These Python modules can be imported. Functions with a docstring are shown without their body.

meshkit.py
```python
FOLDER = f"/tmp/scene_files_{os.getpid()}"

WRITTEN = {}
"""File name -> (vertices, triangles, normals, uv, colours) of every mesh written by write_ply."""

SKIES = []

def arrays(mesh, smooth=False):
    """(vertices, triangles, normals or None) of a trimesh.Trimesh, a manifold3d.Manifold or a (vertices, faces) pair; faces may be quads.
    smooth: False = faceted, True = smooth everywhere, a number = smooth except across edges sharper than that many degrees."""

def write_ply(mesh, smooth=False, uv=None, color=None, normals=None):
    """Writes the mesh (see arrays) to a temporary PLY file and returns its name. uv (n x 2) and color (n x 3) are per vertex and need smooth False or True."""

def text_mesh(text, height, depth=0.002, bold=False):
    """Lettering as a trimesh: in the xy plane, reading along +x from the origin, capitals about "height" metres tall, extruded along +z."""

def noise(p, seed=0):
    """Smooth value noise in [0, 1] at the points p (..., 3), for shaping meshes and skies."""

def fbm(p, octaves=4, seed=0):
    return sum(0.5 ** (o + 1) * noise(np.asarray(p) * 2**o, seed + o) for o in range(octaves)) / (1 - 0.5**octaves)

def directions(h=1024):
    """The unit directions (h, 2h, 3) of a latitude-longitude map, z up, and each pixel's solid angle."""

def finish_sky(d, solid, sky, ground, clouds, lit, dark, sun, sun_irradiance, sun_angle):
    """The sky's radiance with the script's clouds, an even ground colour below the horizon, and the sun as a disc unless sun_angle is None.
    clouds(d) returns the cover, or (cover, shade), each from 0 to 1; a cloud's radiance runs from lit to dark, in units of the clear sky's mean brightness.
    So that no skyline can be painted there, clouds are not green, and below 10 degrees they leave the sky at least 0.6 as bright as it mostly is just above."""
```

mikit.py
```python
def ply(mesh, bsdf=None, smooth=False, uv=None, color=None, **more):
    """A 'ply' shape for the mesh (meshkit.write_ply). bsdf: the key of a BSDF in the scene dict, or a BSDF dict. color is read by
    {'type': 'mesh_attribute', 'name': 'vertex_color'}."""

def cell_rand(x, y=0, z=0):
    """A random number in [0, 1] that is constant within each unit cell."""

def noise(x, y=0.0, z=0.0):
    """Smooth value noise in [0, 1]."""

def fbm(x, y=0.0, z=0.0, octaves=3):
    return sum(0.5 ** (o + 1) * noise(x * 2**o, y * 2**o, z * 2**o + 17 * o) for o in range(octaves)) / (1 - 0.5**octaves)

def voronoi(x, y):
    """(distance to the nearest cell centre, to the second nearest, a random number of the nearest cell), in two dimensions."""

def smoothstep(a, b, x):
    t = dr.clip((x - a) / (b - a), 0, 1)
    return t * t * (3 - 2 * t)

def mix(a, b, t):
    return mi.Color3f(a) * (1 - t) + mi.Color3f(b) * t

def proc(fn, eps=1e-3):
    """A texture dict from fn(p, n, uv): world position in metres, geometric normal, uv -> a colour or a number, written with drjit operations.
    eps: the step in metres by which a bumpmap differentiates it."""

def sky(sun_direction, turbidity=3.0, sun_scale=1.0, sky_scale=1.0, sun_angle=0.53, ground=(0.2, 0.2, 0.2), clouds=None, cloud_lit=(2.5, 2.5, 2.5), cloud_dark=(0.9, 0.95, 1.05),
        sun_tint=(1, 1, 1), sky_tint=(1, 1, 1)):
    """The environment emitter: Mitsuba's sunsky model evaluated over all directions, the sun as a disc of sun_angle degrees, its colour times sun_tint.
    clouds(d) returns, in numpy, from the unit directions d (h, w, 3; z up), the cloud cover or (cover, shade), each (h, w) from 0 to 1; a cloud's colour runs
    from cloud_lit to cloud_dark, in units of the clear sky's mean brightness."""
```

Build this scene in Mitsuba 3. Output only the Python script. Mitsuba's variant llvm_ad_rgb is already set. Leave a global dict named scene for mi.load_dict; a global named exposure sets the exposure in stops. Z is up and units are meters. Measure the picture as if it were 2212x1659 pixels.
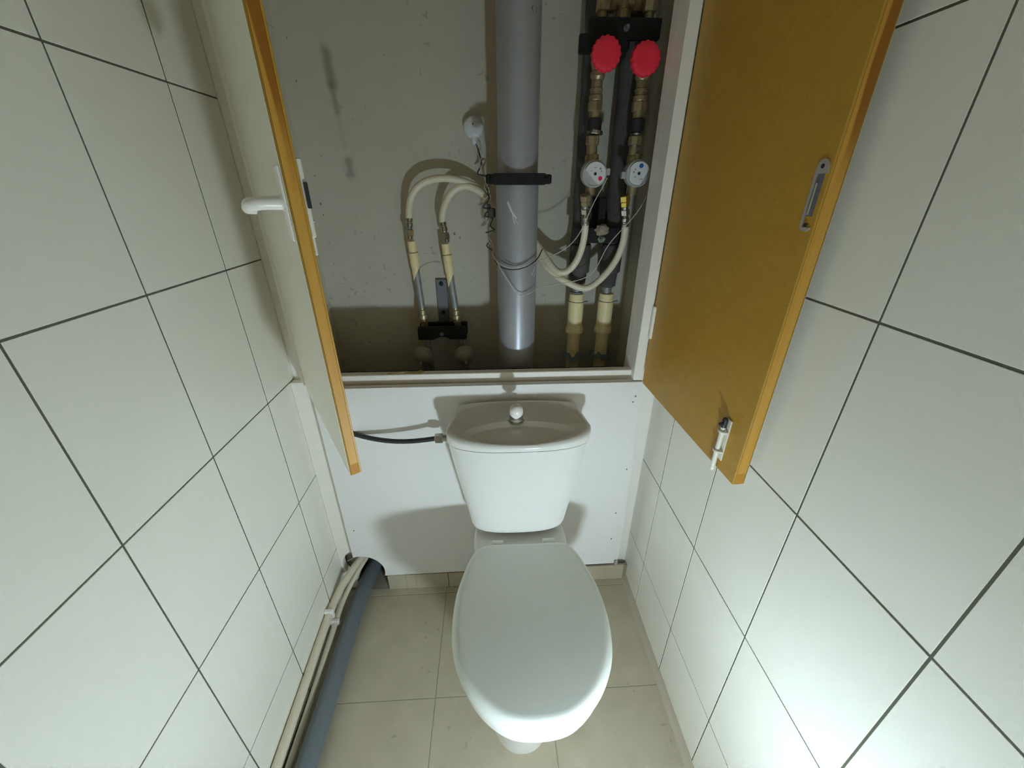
import math, random
import numpy as np, trimesh, drjit as dr, mitsuba as mi, mikit, meshkit
from scipy.interpolate import CubicSpline, PchipInterpolator
from shapely.geometry import Polygon, Point, box as sbox
from shapely.ops import unary_union
from mikit import proc, noise, fbm, smoothstep, mix, cell_rand

TF = mi.ScalarTransform4f
random.seed(4)
rng = np.random.default_rng(7)
scene, labels = {}, {}

# ------------------------------------------------------------------ camera, light, exposure
YAW, PITCH, ROLL, FOCAL = 0.0530, -0.4602, 0.0003, 853.26
CAM = np.array([0.0, 0.0, 1.236])
_f = np.array([math.sin(YAW) * math.cos(PITCH), math.cos(YAW) * math.cos(PITCH), math.sin(PITCH)])
_r = np.array([math.cos(YAW), -math.sin(YAW), 0.0])
_u = np.cross(_r, _f)
UP = -math.sin(ROLL) * _r + math.cos(ROLL) * _u
scene['camera'] = {'type': 'perspective', 'fov': 2 * math.degrees(math.atan(1106 / FOCAL)), 'fov_axis': 'x', 'near_clip': 0.01,
                   'to_world': TF().look_at(origin=CAM.tolist(), target=(CAM + _f).tolist(), up=UP.tolist())}
exposure = 0.0
LAMP = np.array([0.19, 0.01, 0.443])          # the torch's lens, low in front of the toilet
LAMP_DIR = np.array([-0.46, 0.87, 0.20])
LAMP_POWER = 660.0
LAMP_COLOR = (0.80, 1.0, 1.11)

# ------------------------------------------------------------------ helpers
def put(key, mesh, mat, smooth=30, to_world=None):
    """Adds one entry of scene; a taken key gets the next three-digit number."""
    k, n = key, 0
    while k in scene:
        n += 1
        k = f'{key}_{n:03d}'
    d = mesh if isinstance(mesh, dict) else mikit.ply(mesh, mat, smooth=smooth)
    if to_world is not None:
        d = {**d, 'to_world': to_world}
    scene[k] = d
    return k

def tag(key, label=None, cat=None, group=None, kind=None):
    labels[key] = {a: b for a, b in (('label', label), ('category', cat), ('group', group), ('kind', kind)) if b}
    return key

def cat(*ms):
    return trimesh.util.concatenate([m for m in ms if m is not None])

def hull(points):
    return trimesh.convex.convex_hull(np.asarray(points, float))

def cbox(x0, x1, y0, y1, z0, z1, b=0.001):
    b = min(b, (x1 - x0) * .4, (y1 - y0) * .4, (z1 - z0) * .4)
    P = []
    for x, sx in ((x0, 1), (x1, -1)):
        for y, sy in ((y0, 1), (y1, -1)):
            for z, sz in ((z0, 1), (z1, -1)):
                P += [(x, y + sy * b, z + sz * b), (x + sx * b, y, z + sz * b), (x + sx * b, y + sy * b, z)]
    return hull(P)

def plain(x0, x1, y0, y1, z0, z1):
    m = trimesh.creation.box((x1 - x0, y1 - y0, z1 - z0))
    m.apply_translation(((x0 + x1) / 2, (y0 + y1) / 2, (z0 + z1) / 2))
    return m

def basis(axis):
    a = np.asarray(axis, float)
    a = a / np.linalg.norm(a)
    h = np.array([0, 0, 1.0]) if abs(a[2]) < .9 else np.array([1.0, 0, 0])
    u = np.cross(h, a)
    u /= np.linalg.norm(u)
    return a, u, np.cross(a, u)

def grid_mesh(rings, closed_u=True, caps=True):
    """rings: list of (n,3) arrays; quads between consecutive rings, fan caps."""
    R, n = len(rings), len(rings[0])
    V = np.vstack(rings)
    F = []
    for i in range(R - 1):
        for j in range(n):
            k = (j + 1) % n
            a, b, c, d = i * n + j, i * n + k, (i + 1) * n + k, (i + 1) * n + j
            F += [(a, b, c), (a, c, d)]
    if caps:
        for i, flip in ((0, True), (R - 1, False)):
            c = len(V)
            V = np.vstack([V, rings[i].mean(0)])
            for j in range(n):
                k = (j + 1) % n
                F.append((i * n + k, i * n + j, c) if flip else (i * n + j, i * n + k, c))
    m = trimesh.Trimesh(V, F, process=False)
    if m.volume < 0:
        m.invert()
    return m

def lathe(p0, axis, prof, n=32, wob=None):
    """prof: (height along axis, radius) pairs."""
    a, u, v = basis(axis)
    t = np.arange(n) * 2 * np.pi / n
    rings = []
    for i, (h, r) in enumerate(prof):
        rr = r * (wob(t, i) if wob else 1)
        rings.append(np.asarray(p0, float) + a * h + (np.cos(t) * rr)[:, None] * u + (np.sin(t) * rr)[:, None] * v)
    return grid_mesh(rings)

def rod(p0, p1, r, n=20):
    p0, p1 = np.asarray(p0, float), np.asarray(p1, float)
    return lathe(p0, p1 - p0, [(0, r), (np.linalg.norm(p1 - p0), r)], n)

def hexa(p0, axis, h, r, n=6):
    c = min(.0012, h * .2)
    return lathe(p0, axis, [(0, r - c), (c, r), (h - c, r), (h, r - c)], n)

def spline(points, n=60):
    P = np.asarray(points, float)
    t = np.r_[0, np.cumsum(np.sqrt(np.linalg.norm(np.diff(P, axis=0), axis=1)))]
    return CubicSpline(t, P)(np.linspace(0, t[-1], n))

def tube(path, r, n=12, m=60, raw=False):
    P = np.asarray(path, float) if raw else spline(path, m)
    d = np.gradient(P, axis=0)
    d /= np.linalg.norm(d, axis=1, keepdims=True)
    _, u, _ = basis(d[0])
    t = np.arange(n) * 2 * np.pi / n
    rings = []
    for p, a in zip(P, d):
        u = u - a * (u @ a)
        u /= np.linalg.norm(u)
        rings.append(p + r * (np.cos(t)[:, None] * u + np.sin(t)[:, None] * np.cross(a, u)))
    return grid_mesh(rings)

def extrude(poly, h, axes, origin):
    """Polygon in the plane of axes[0], axes[1], thickness h along axes[2] from origin."""
    m = trimesh.creation.extrude_polygon(poly, h)
    A = np.eye(4)
    A[:3, :3] = np.array(axes, float).T
    A[:3, 3] = origin
    m.apply_transform(A)
    if np.linalg.det(A[:3, :3]) < 0:
        m.invert()
    return m

XZY = ((1, 0, 0), (0, 0, 1), (0, 1, 0))      # polygon in x, z; thickness along +y

# ------------------------------------------------------------------ materials
def rgb(*c):
    return {'type': 'rgb', 'value': list(c)}

def mat(name, color, rough=.5, metallic=0.0, spec=.5, coat=0.0, bump=None, two=True):
    c = proc(color) if callable(color) else rgb(*color)
    b = {'type': 'principled', 'base_color': c, 'roughness': rough, 'metallic': metallic, 'specular': spec}
    if coat:
        b.update(clearcoat=coat, clearcoat_gloss=.95)
    if bump:
        b = {'type': 'bumpmap', 'arbitrary': proc(bump[0]), 'scale': bump[1], 'nested': b}
    scene[name] = {'type': 'twosided', 'nested': b} if two else b
    return name

def tile_color(p, n, uv):
    k = fbm(p.x * 7 + 3, p.y * 7, p.z * 7, 3)
    return mix((.775, .75, .67), (.815, .795, .72), k)

def floor_color(p, n, uv):
    k = fbm(p.x * 16, p.y * 16, 2.0, 4)
    s = smoothstep(.86, .9, noise(p.x * 90, p.y * 90, 5.0)) * smoothstep(.70, .8, noise(p.x * 14, p.y * 14, 1.0))
    return mix(mix((.40, .345, .25), (.49, .425, .32), k), (.22, .19, .14), s * .35)

STREAK = [(-.375, 1.525, -.373, 1.46, .017, .60), (-.374, 1.46, -.371, 1.405, .011, .50), (-.371, 1.40, -.366, 1.33, .012, .14), (-.364, 1.298, -.362, 1.270, .017, .55)]
SPECKS = [(-.458, 1.548, .004), (-.456, 1.467, .004), (-.456, 1.265, .0035), (-.455, 1.198, .005), (-.453, 1.17, .0035), (-.452, 1.10, .003),
          (-.45, 1.04, .003), (-.43, 1.00, .003), (-.405, .955, .003), (-.425, .945, .003), (-.44, .91, .003), (-.42, .86, .004), (-.41, .80, .004),
          (-.385, .80, .004), (-.3, 1.42, .002), (-.13, 1.17, .003), (-.08, 1.03, .003), (-.06, .985, .003), (-.21, 1.05, .002), (-.42, 1.24, .002),
          (.39, .925, .003), (.385, .935, .003), (-.43, 1.31, .0025), (-.24, 1.52, .002), (-.10, 1.12, .006), (-.085, 1.11, .005)]

def concrete_color(p, n, uv):
    k = fbm(p.x * 9, p.z * 9, p.y * 9, 4)
    c = mix((.53, .50, .41), (.59, .555, .475), k)
    g = smoothstep(.86, .93, noise(p.x * 120, p.z * 120, 3.0)) * smoothstep(.6, .7, noise(p.x * 12, p.z * 12, 8.0)) * .3
    c = mix(c, (.16, .15, .12), g)
    back = smoothstep(1.17, 1.19, p.y)
    for x0, z0, x1, z1, w, a in STREAK:
        t = dr.clip((z0 - p.z) / (z0 - z1), 0, 1)
        dx, dz = p.x - (x0 + (x1 - x0) * t), p.z - (z0 + (z1 - z0) * t)
        wob = .35 + 1.5 * noise(p.x * 110, p.z * 60, 9.0)
        c = mix(c, (.16, .165, .11), back * a * dr.exp(-(dr.square(dx) + dr.square(dz)) / (w * w * .5) * wob))
    for x0, z0, r in SPECKS:
        d = dr.sqrt(dr.square((p.x - x0) * 1.8) + dr.square(p.z - z0)) / r
        c = mix(c, (.07, .07, .055), back * .8 * (1 - smoothstep(.6, 1.2, d + .5 * noise(p.x * 500, p.z * 500, 1.0))))
    return c

def hardboard_color(p, n, uv):
    k = fbm(p.x * 60, p.y * 60, p.z * 60, 4)
    f = noise(p.x * 420, p.y * 420, p.z * 420)
    c = mix((.44, .235, .026), (.50, .28, .040), k)
    return mix(c, (.27, .145, .02), smoothstep(.7, .95, f) * .3)

def pine_color(p, n, uv):
    g = noise(p.x * 260, p.y * 260, p.z * 7)
    k = fbm(p.x * 40, p.y * 40, p.z * 5, 3)
    # old varnish runs darker along the inner half of both door edges, high up
    w = dr.select(p.x < 0, (p.x + .470) * .849 + (p.y - .912) * .528 - .0095, (p.x - .3895) + (p.y - .908) * .04 - .0085)
    half = smoothstep(-.0015, .0015, w + .003 * (noise(p.z * 14, 3.0) - .5) + .012 * smoothstep(1.33, 1.5, p.z) * dr.select(p.x < 0, 1.0, -.0))
    stain = smoothstep(1.24, 1.34, p.z + .16 * (k - .5)) * half
    c = mix((.50, .235, .026), (.62, .33, .062), .5 * g + .5 * k)
    return mix(c, (.27, .088, .006), stain * .9)

SCUFF = [(.044, 1.206, .052, 1.188, .0022, 1.0), (.052, 1.188, .064, 1.172, .0012, .9), (.053, 1.186, .060, 1.160, .0009, .7), (.055, 1.184, .068, 1.158, .0006, .6),
         (.106, 1.037, .114, 1.055, .0012, .8), (.110, 1.03, .116, 1.04, .0010, .6)]

def pvc_color(p, n, uv):
    k = fbm(p.x * 25, p.y * 25, p.z * 12, 3)
    c = mix((.33, .335, .365), (.39, .395, .425), k)
    front = 1 - smoothstep(1.03, 1.06, p.y)
    for x0, z0, x1, z1, w, a in SCUFF:
        t = dr.clip(((p.x - x0) * (x1 - x0) + (p.z - z0) * (z1 - z0)) / ((x1 - x0) ** 2 + (z1 - z0) ** 2), 0, 1)
        d2 = dr.square(p.x - x0 - t * (x1 - x0)) + dr.square(p.z - z0 - t * (z1 - z0))
        c = mix(c, (.85, .87, .88), front * a * dr.exp(-d2 / (w * w)))
    return c

def foam_color(p, n, uv):
    return mix((.06, .057, .056), (.13, .122, .118), fbm(p.x * 45, p.y * 45, p.z * 25, 3))

def galva_color(p, n, uv):
    return mix((.20, .22, .205), (.36, .38, .36), fbm(p.x * 90, p.y * 90, p.z * 60, 3))

def grime_brass(p, n, uv):
    return mix((.22, .17, .085), (.46, .38, .235), fbm(p.x * 80, p.y * 80, p.z * 60, 3))

mat('tile_glaze', tile_color, .5, spec=.4)
mat('grout', (.118, .118, .088), .9, spec=.2)
mat('grout_pale', (.30, .265, .20), .9, spec=.2)
mat('fillet_mortar', (.48, .42, .33), .9, spec=.2)
mat('floor_stone', floor_color, .55, spec=.35)
mat('panel_paint', (.74, .72, .70), .5, spec=.4)
mat('frame_paint', (.84, .80, .74), .5, spec=.4)
mat('plaster', (.74, .70, .62), .8, spec=.2)
mat('concrete', concrete_color, .85, spec=.2)
mat('door_paint', (.74, .70, .62), .35, spec=.45)
mat('hardboard', hardboard_color, .42, spec=.4)
mat('hardboard_edge', (.30, .17, .02), .6, spec=.3)
mat('pine', pine_color, .5, spec=.35)
mat('pine_end', (.44, .20, .02), .6, spec=.3)
mat('ceramic', (.69, .67, .635), .10, spec=.55, coat=.6)
mat('lid_plastic', (.66, .67, .625), .30, spec=.45)
mat('white_plastic', (.83, .79, .75), .3)
mat('grey_plastic', (.36, .325, .28), .45)
mat('pvc', pvc_color, .36, metallic=.25, spec=.5)
mat('pvc_floor', (.135, .155, .172), .45, spec=.4)
mat('black_steel', (.008, .008, .008), .55, spec=.3)
mat('brass', grime_brass, .40, metallic=.6)
mat('bright_brass', (.72, .55, .14), .25, metallic=.9)
mat('chrome', (.48, .47, .45), .2, metallic=1.0)
mat('galvanised', galva_color, .5, metallic=.35)
mat('steel_grey', (.15, .155, .17), .5, metallic=.3)
mat('cream_plastic', (.88, .74, .42), .45, spec=.4)
mat('hose_white', (.76, .69, .54), .4, spec=.4)
mat('foam', foam_color, .95, spec=.1)
mat('red_plastic', (.82, .026, .06), .38, spec=.45)
mat('blue_plastic', (.015, .10, .42), .4)
mat('pink_plastic', (.75, .01, .10), .4)
mat('dial_white', (.66, .67, .70), .4)
mat('dark_plastic', (.02, .02, .022), .4)
mat('braid_black', (.018, .02, .022), .45, spec=.5)
mat('wire_grey', (.60, .57, .50), .5)
mat('wire_dark', (.055, .052, .045), .6)
mat('pipe_white', (.68, .61, .48), .4, spec=.45)
mat('ivory_paint', (.72, .69, .60), .4)
mat('steel_plate', (.44, .385, .36), .42, metallic=.25)
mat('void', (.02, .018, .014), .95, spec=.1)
mat('rag', (.34, .28, .22), .95, spec=.1)
mat('debris', (.46, .40, .17), .9, spec=.1)
scene['meter_glass'] = {'type': 'roughplastic', 'diffuse_reflectance': rgb(.42, .43, .42), 'alpha': .12}

# ------------------------------------------------------------------ the setting
XL, XR = -0.519, 0.452
JOINT, TW, TH = 0.0030, 0.2017, 0.3
YF, YE, ZC = -0.62, 0.958, 2.36
wall_t = .05

def tile_field(owner, inner_x, sign, ys, zs, mat_):
    """Wall tiles: boxes 6 mm thick whose face is at inner_x; ply dicts are shared by size."""
    cache = {}
    for a, b in zip(ys[:-1], ys[1:]):
        for c, d in zip(zs[:-1], zs[1:]):
            w, h = b - a - JOINT, d - c - JOINT
            if w < .012 or h < .012:
                continue
            key = (round(w, 4), round(h, 4))
            if key not in cache:
                cache[key] = mikit.ply(cbox(-.006 if sign < 0 else 0, 0 if sign < 0 else .006, 0, w, 0, h, .0004), mat_, smooth=False)
            jx = rng.normal(0, .00012)
            put(owner + '__tile', cache[key], None, to_world=TF().translate([inner_x + jx, a + JOINT / 2, c + JOINT / 2]))

def steps(lo, hi, ref, step):
    s = [lo]
    k = math.ceil((lo - ref) / step + 1e-6)
    while ref + k * step < hi - 1e-6:
        s.append(ref + k * step)
        k += 1
    return s + [hi]

put('wall_left', plain(XL - wall_t, XL - .0008, YF, .985, 0, ZC), 'grout', False)
tag('wall_left', 'left wall of pale grey rectangular tiles with dark joints', kind='structure')
tile_field('wall_left', XL, -1, steps(YF, YE, .622, TW), steps(.004, ZC - .02, .491, TH), 'tile_glaze')
put('wall_right', plain(XR + .0008, XR + wall_t, YF, .985, 0, ZC), 'grout', False)
tag('wall_right', 'right wall of pale grey rectangular tiles with dark joints', kind='structure')
tile_field('wall_right', XR, 1, steps(YF, YE, .4224, TW), steps(.004, ZC - .02, .495, TH), 'tile_glaze')

put('floor', plain(XL - wall_t, XR + wall_t, YF - .05, 1.25, -.06, -.0012), 'grout_pale', False)
tag('floor', 'beige stone-look tiled floor around the toilet', kind='structure')
fj = .0022
cache = {}
fx, fy = steps(XL, XR, -.176, .31), steps(YF, .93, .591, .31)
for a, b in zip(fx[:-1], fx[1:]):
    for c, d in zip(fy[:-1], fy[1:]):
        w, h = b - a - fj, d - c - fj
        if w < .01 or h < .01:
            continue
        put('floor__tile', cbox(a + fj / 2, b - fj / 2, c + fj / 2, d - fj / 2, -.009, rng.normal(0, .0001), .0006), 'floor_stone', False)
put('ceiling', plain(XL - wall_t, XR + wall_t, YF - .05, 1.27, ZC, ZC + .06), 'plaster', False)
put('door_1', cat(cbox(-.40, .36, YF + .001, YF + .03, .01, 2.03, .003), cbox(.28, .33, YF + .03, YF + .06, 1.0, 1.03, .008)), 'door_paint', False)
tag('door_1', 'closed white door behind the viewer', kind='structure')
tag('ceiling', 'plain white plaster ceiling', kind='structure')
put('wall_front', plain(XL - wall_t, XR + wall_t, YF - .05, YF, 0, ZC), 'plaster', False)
tag('wall_front', 'plain plastered wall behind the viewer', kind='structure')

# the service shaft behind the wall
SL, SR, SB = -.486, .412, 1.20
put('wall_back', plain(SL - .03, SR + .09, SB, SB + .06, 0, ZC), 'concrete', False)
tag('wall_back', 'bare grey concrete back wall of the pipe shaft', kind='structure')
put('wall_shaft_left', plain(SL - .05, SL, .985, SB, 0, ZC), 'concrete', False)
tag('wall_shaft_left', 'bare concrete left side of the pipe shaft', kind='structure')
put('wall_shaft_right', plain(SR, SR + .05, .985, SB, 0, ZC), 'concrete', False)
tag('wall_shaft_right', 'bare concrete right side of the pipe shaft', kind='structure')

# partition with the opening for the doors; hole for the waste pipe low on the left
OX0, OX1, OZ0, OZ1 = -.452, .364, .800, 2.02
part = sbox(XL - .002, .125, XR + .002, ZC).union(sbox(.404, .0, XR + .002, .2))
part = part.difference(sbox(OX0 - .02, OZ0 - .016, OX1, OZ1)).difference(Point(-.437, .117).buffer(.10, 24))
put('wall_partition', extrude(part, .030, XZY, (0, .958, 0)), 'frame_paint', False)
tag('wall_partition', 'white painted partition that frames the open pipe shaft', kind='structure')
# frame: bottom rail with a grey top, jambs
put('trim_1', cbox(-.47, .366, .930, .952, OZ0 - .02, .808, .0015), 'frame_paint', False)
tag('trim_1', 'white painted bottom rail of the shaft opening', kind='structure')
put('trim_2', cbox(.3642, .3885, .909, .962, .787, 2.03, .0015), 'frame_paint', False)
tag('trim_2', 'white painted right jamb of the shaft opening', kind='structure')
put('trim_3', cbox(-.484, -.462, .922, .962, .787, 2.03, .0015), 'frame_paint', False)
tag('trim_3', 'white painted left jamb of the shaft opening', kind='structure')
put('trim_4', cbox(-.484, .3885, .909, .962, 2.02, 2.05, .0015), 'frame_paint', False)
tag('trim_4', 'white painted head of the shaft opening', kind='structure')

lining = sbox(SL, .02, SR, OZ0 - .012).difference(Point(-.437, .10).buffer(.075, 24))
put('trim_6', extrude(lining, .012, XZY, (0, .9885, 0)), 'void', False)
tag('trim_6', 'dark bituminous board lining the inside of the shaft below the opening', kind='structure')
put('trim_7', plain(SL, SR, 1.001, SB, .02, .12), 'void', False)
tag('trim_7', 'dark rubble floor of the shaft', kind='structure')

strip = sbox(XL + .001, .004, -.450, .789).difference(Point(-.437, .117).buffer(.073, 24)).difference(Point(-.446, .034).buffer(.031, 20)).difference(Point(-.462, .09).buffer(.03, 16)).difference(sbox(-.475, 0, -.44, .04))
put('trim_8', extrude(strip, .022, XZY, (0, .9345, 0)), 'frame_paint', False)
tag('trim_8', 'painted strip between the left tiled wall and the white board', kind='structure')

# skirting tiles under the panel
put('baseboard_back', plain(XL + .15, XR, .930, .940, 0, .060), 'grout_pale', False)
tag('baseboard_back', 'low skirting of beige tiles below the white panel', kind='structure')
bx = [-.372, -.168, .134, .438]
for a, b in zip(bx[:-1], bx[1:]):
    put('baseboard_back__tile', cbox(a + .001, b - .001, .9235, .9305, .001, .0685, .0007), 'floor_stone', False)
# mortar fillet between right wall and floor
fil = Polygon([(XR, 0), (XR - .017, 0), (XR - .009, .002), (XR - .003, .007), (XR, .014)])
put('trim_5', extrude(fil, .93 - YF, ((1, 0, 0), (0, 0, 1), (0, 1, 0)), (0, YF, 0)), 'fillet_mortar', 40)
tag('trim_5', 'mortar fillet where the right wall meets the floor', kind='structure')

# ------------------------------------------------------------------ white boxing panel
pan = Polygon([(-.458, .0935), (.403, .1045), (.403, .784), (-.458, .784)])
pan = pan.difference(Point(-.437, .117).buffer(.070, 32)).difference(sbox(.391, .08, .41, .121))
pan = pan.difference(Polygon([(.39, .79), (.403, .30), (.41, .30), (.41, .79)]))
pan = pan.difference(Point(-.383, .6515).buffer(.0125, 16))
put('boxing_panel__board', extrude(pan, .018, XZY, (0, .905, 0)), 'panel_paint', False)
for x, z in ((.376, .742), (.371, .725), (-.444, .70), (.372, .33), (.37, .22), (-.435, .30), (.384, .50)):
    put('boxing_panel__screw', lathe((x, .9046, z), (0, -1, 0), [(-.001, .0022), (.0003, .0022), (.0006, .0012)], 10), 'steel_grey')
put('boxing_panel__bracket', cat(cbox(.392, .405, .906, .910, .092, .116, .0005), cbox(.392, .396, .900, .912, .092, .116, .0005)), 'steel_plate', False)
tag('boxing_panel', 'white painted board behind the cistern with a round cut-out low on the left', 'panel')
labels['boxing_panel__bracket'] = {'label': 'small metal corner bracket'}

# ------------------------------------------------------------------ toilet
CX = .07
TT = np.linspace(0, 2 * np.pi, 97)[:-1]
_hy = np.array([.3315, .3335, .341, .3545, .368, .41, .46, .505, .545, .60, .682, .728, .745, .7495])
_hw = np.array([.0, .030, .061, .084, .102, .137, .1605, .1695, .1725, .1695, .150, .131, .1165, .098])

def lid_outline():
    hw = PchipInterpolator(_hy, _hw)
    s = np.r_[np.linspace(0, 1, 26) ** 2 * .025 + .3315, np.linspace(.3565, .7495, 40)[1:]]
    right = np.stack([CX + hw(s), s], 1)
    left = np.stack([CX - hw(s[::-1]), s[::-1]], 1)
    P = np.vstack([right, left[:-1]])
    P = np.vstack([P, P[:1]])
    t = np.r_[0, np.cumsum(np.linalg.norm(np.diff(P, axis=0), axis=1))]
    q = np.linspace(0, t[-1], 141)[:-1]
    Q = np.stack([np.interp(q, t, P[:, 0]), np.interp(q, t, P[:, 1])], 1)
    Q[:, 1] = np.where(Q[:, 1] < .545, .545 - (.545 - Q[:, 1]) * .945, Q[:, 1])
    for _ in range(3):
        Q = .5 * Q + .25 * (np.roll(Q, 1, 0) + np.roll(Q, -1, 0))
    return Q

OUT = lid_outline()
OC = np.array([CX, .545])

def inset(P, c, d):
    v = P - c
    r = np.linalg.norm(v, axis=1, keepdims=True)
    return c + v * (1 - d / r)

def ring(P, z):
    return np.column_stack([P, np.full(len(P), z) if np.isscalar(z) else z])

def stack(levels, P=OUT, c=OC):
    return grid_mesh([ring(inset(P, c, d), z) for z, d in levels])

lid = [(.3705, .006), (.3715, .0015), (.374, .0), (.3795, .0), (.386, .0009), (.3915, .0030), (.3962, .0066), (.3990, .0108), (.4003, .0150), (.4007, .0205)]
rings_ = [ring(inset(OUT, OC, d), z) for z, d in lid]
for k in np.linspace(.8, 0.04, 8):
    rings_.append(ring(OC + (inset(OUT, OC, .0205) - OC) * k, .4007 + .0006 * (1 - k * k)))
put('toilet__lid', grid_mesh(rings_), 'lid_plastic', 40)
put('toilet__seat', stack([(.3565, .012), (.3572, .007), (.3600, .0045), (.3655, .0045), (.3690, .007), (.3697, .012)]), 'lid_plastic', 40)

def egg(cx, hw, yf, yb, n=140, p=2.3):
    t = np.linspace(0, 2 * np.pi, n + 1)[:-1]
    c, s = np.cos(t), np.sin(t)
    x = cx + hw * np.sign(c) * np.abs(c) ** (2 / p)
    ym = yf + (yb - yf) * .48
    y = np.where(s < 0, ym + (ym - yf) * -np.abs(s) ** (2 / 2.05), ym + (yb - ym) * np.abs(s) ** (2 / 3.2))
    return np.stack([x, y], 1)

# the rim follows the seat; below, the bowl draws in to the foot. All rings start at +x and run the same way round.
def resample(P, c):
    a = np.unwrap(np.arctan2(P[:, 1] - c[1], P[:, 0] - c[0]))
    if a[-1] < a[0]:
        P, a = P[::-1], a[::-1]
    r = np.linalg.norm(P - c, axis=1)
    t = np.linspace(0, 2 * np.pi, 121)[:-1]
    aa = np.r_[a - 2 * np.pi, a, a + 2 * np.pi]
    rr = np.interp(t, aa, np.r_[r, r, r])
    return np.asarray(c) + rr[:, None] * np.stack([np.cos(t), np.sin(t)], 1)

rim = resample(OUT, OC)
bowl = [ring(inset(rim, OC, d), z) for z, d in ((.3555, .030), (.3560, .012), (.3540, .008), (.3500, .0065), (.332, .0075), (.320, .012), (.310, .020))]
for z, cx, hw, yf, yb in ((.29, .068, .134, .368, .750), (.255, .066, .120, .388, .772), (.20, .062, .103, .418, .80), (.14, .057, .092, .440, .81),
                          (.08, .053, .086, .452, .815), (.035, .052, .088, .456, .82), (.012, .052, .093, .4585, .825), (0.0005, .052, .094, .4595, .826)):
    c = np.array([cx, yf + (yb - yf) * .48])
    bowl.append(ring(resample(egg(cx, hw, yf, yb), c), z))
deck = [ring(np.asarray(sec), z) for z, sec in ()]
def deck_ring(hw, yf, yb, z, n=80):
    return ring(egg(.064, hw, yf, yb, n, 4.0), z)
deck = grid_mesh([deck_ring(.085, .70, .868, .20), deck_ring(.105, .69, .874, .28), deck_ring(.122, .68, .88, .335), deck_ring(.126, .68, .882, .35),
                  deck_ring(.127, .68, .883, .368), deck_ring(.1235, .683, .880, .3745), deck_ring(.118, .69, .874, .377)])
put('toilet__bowl', cat(grid_mesh(bowl), deck), 'ceramic', 45)
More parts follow.
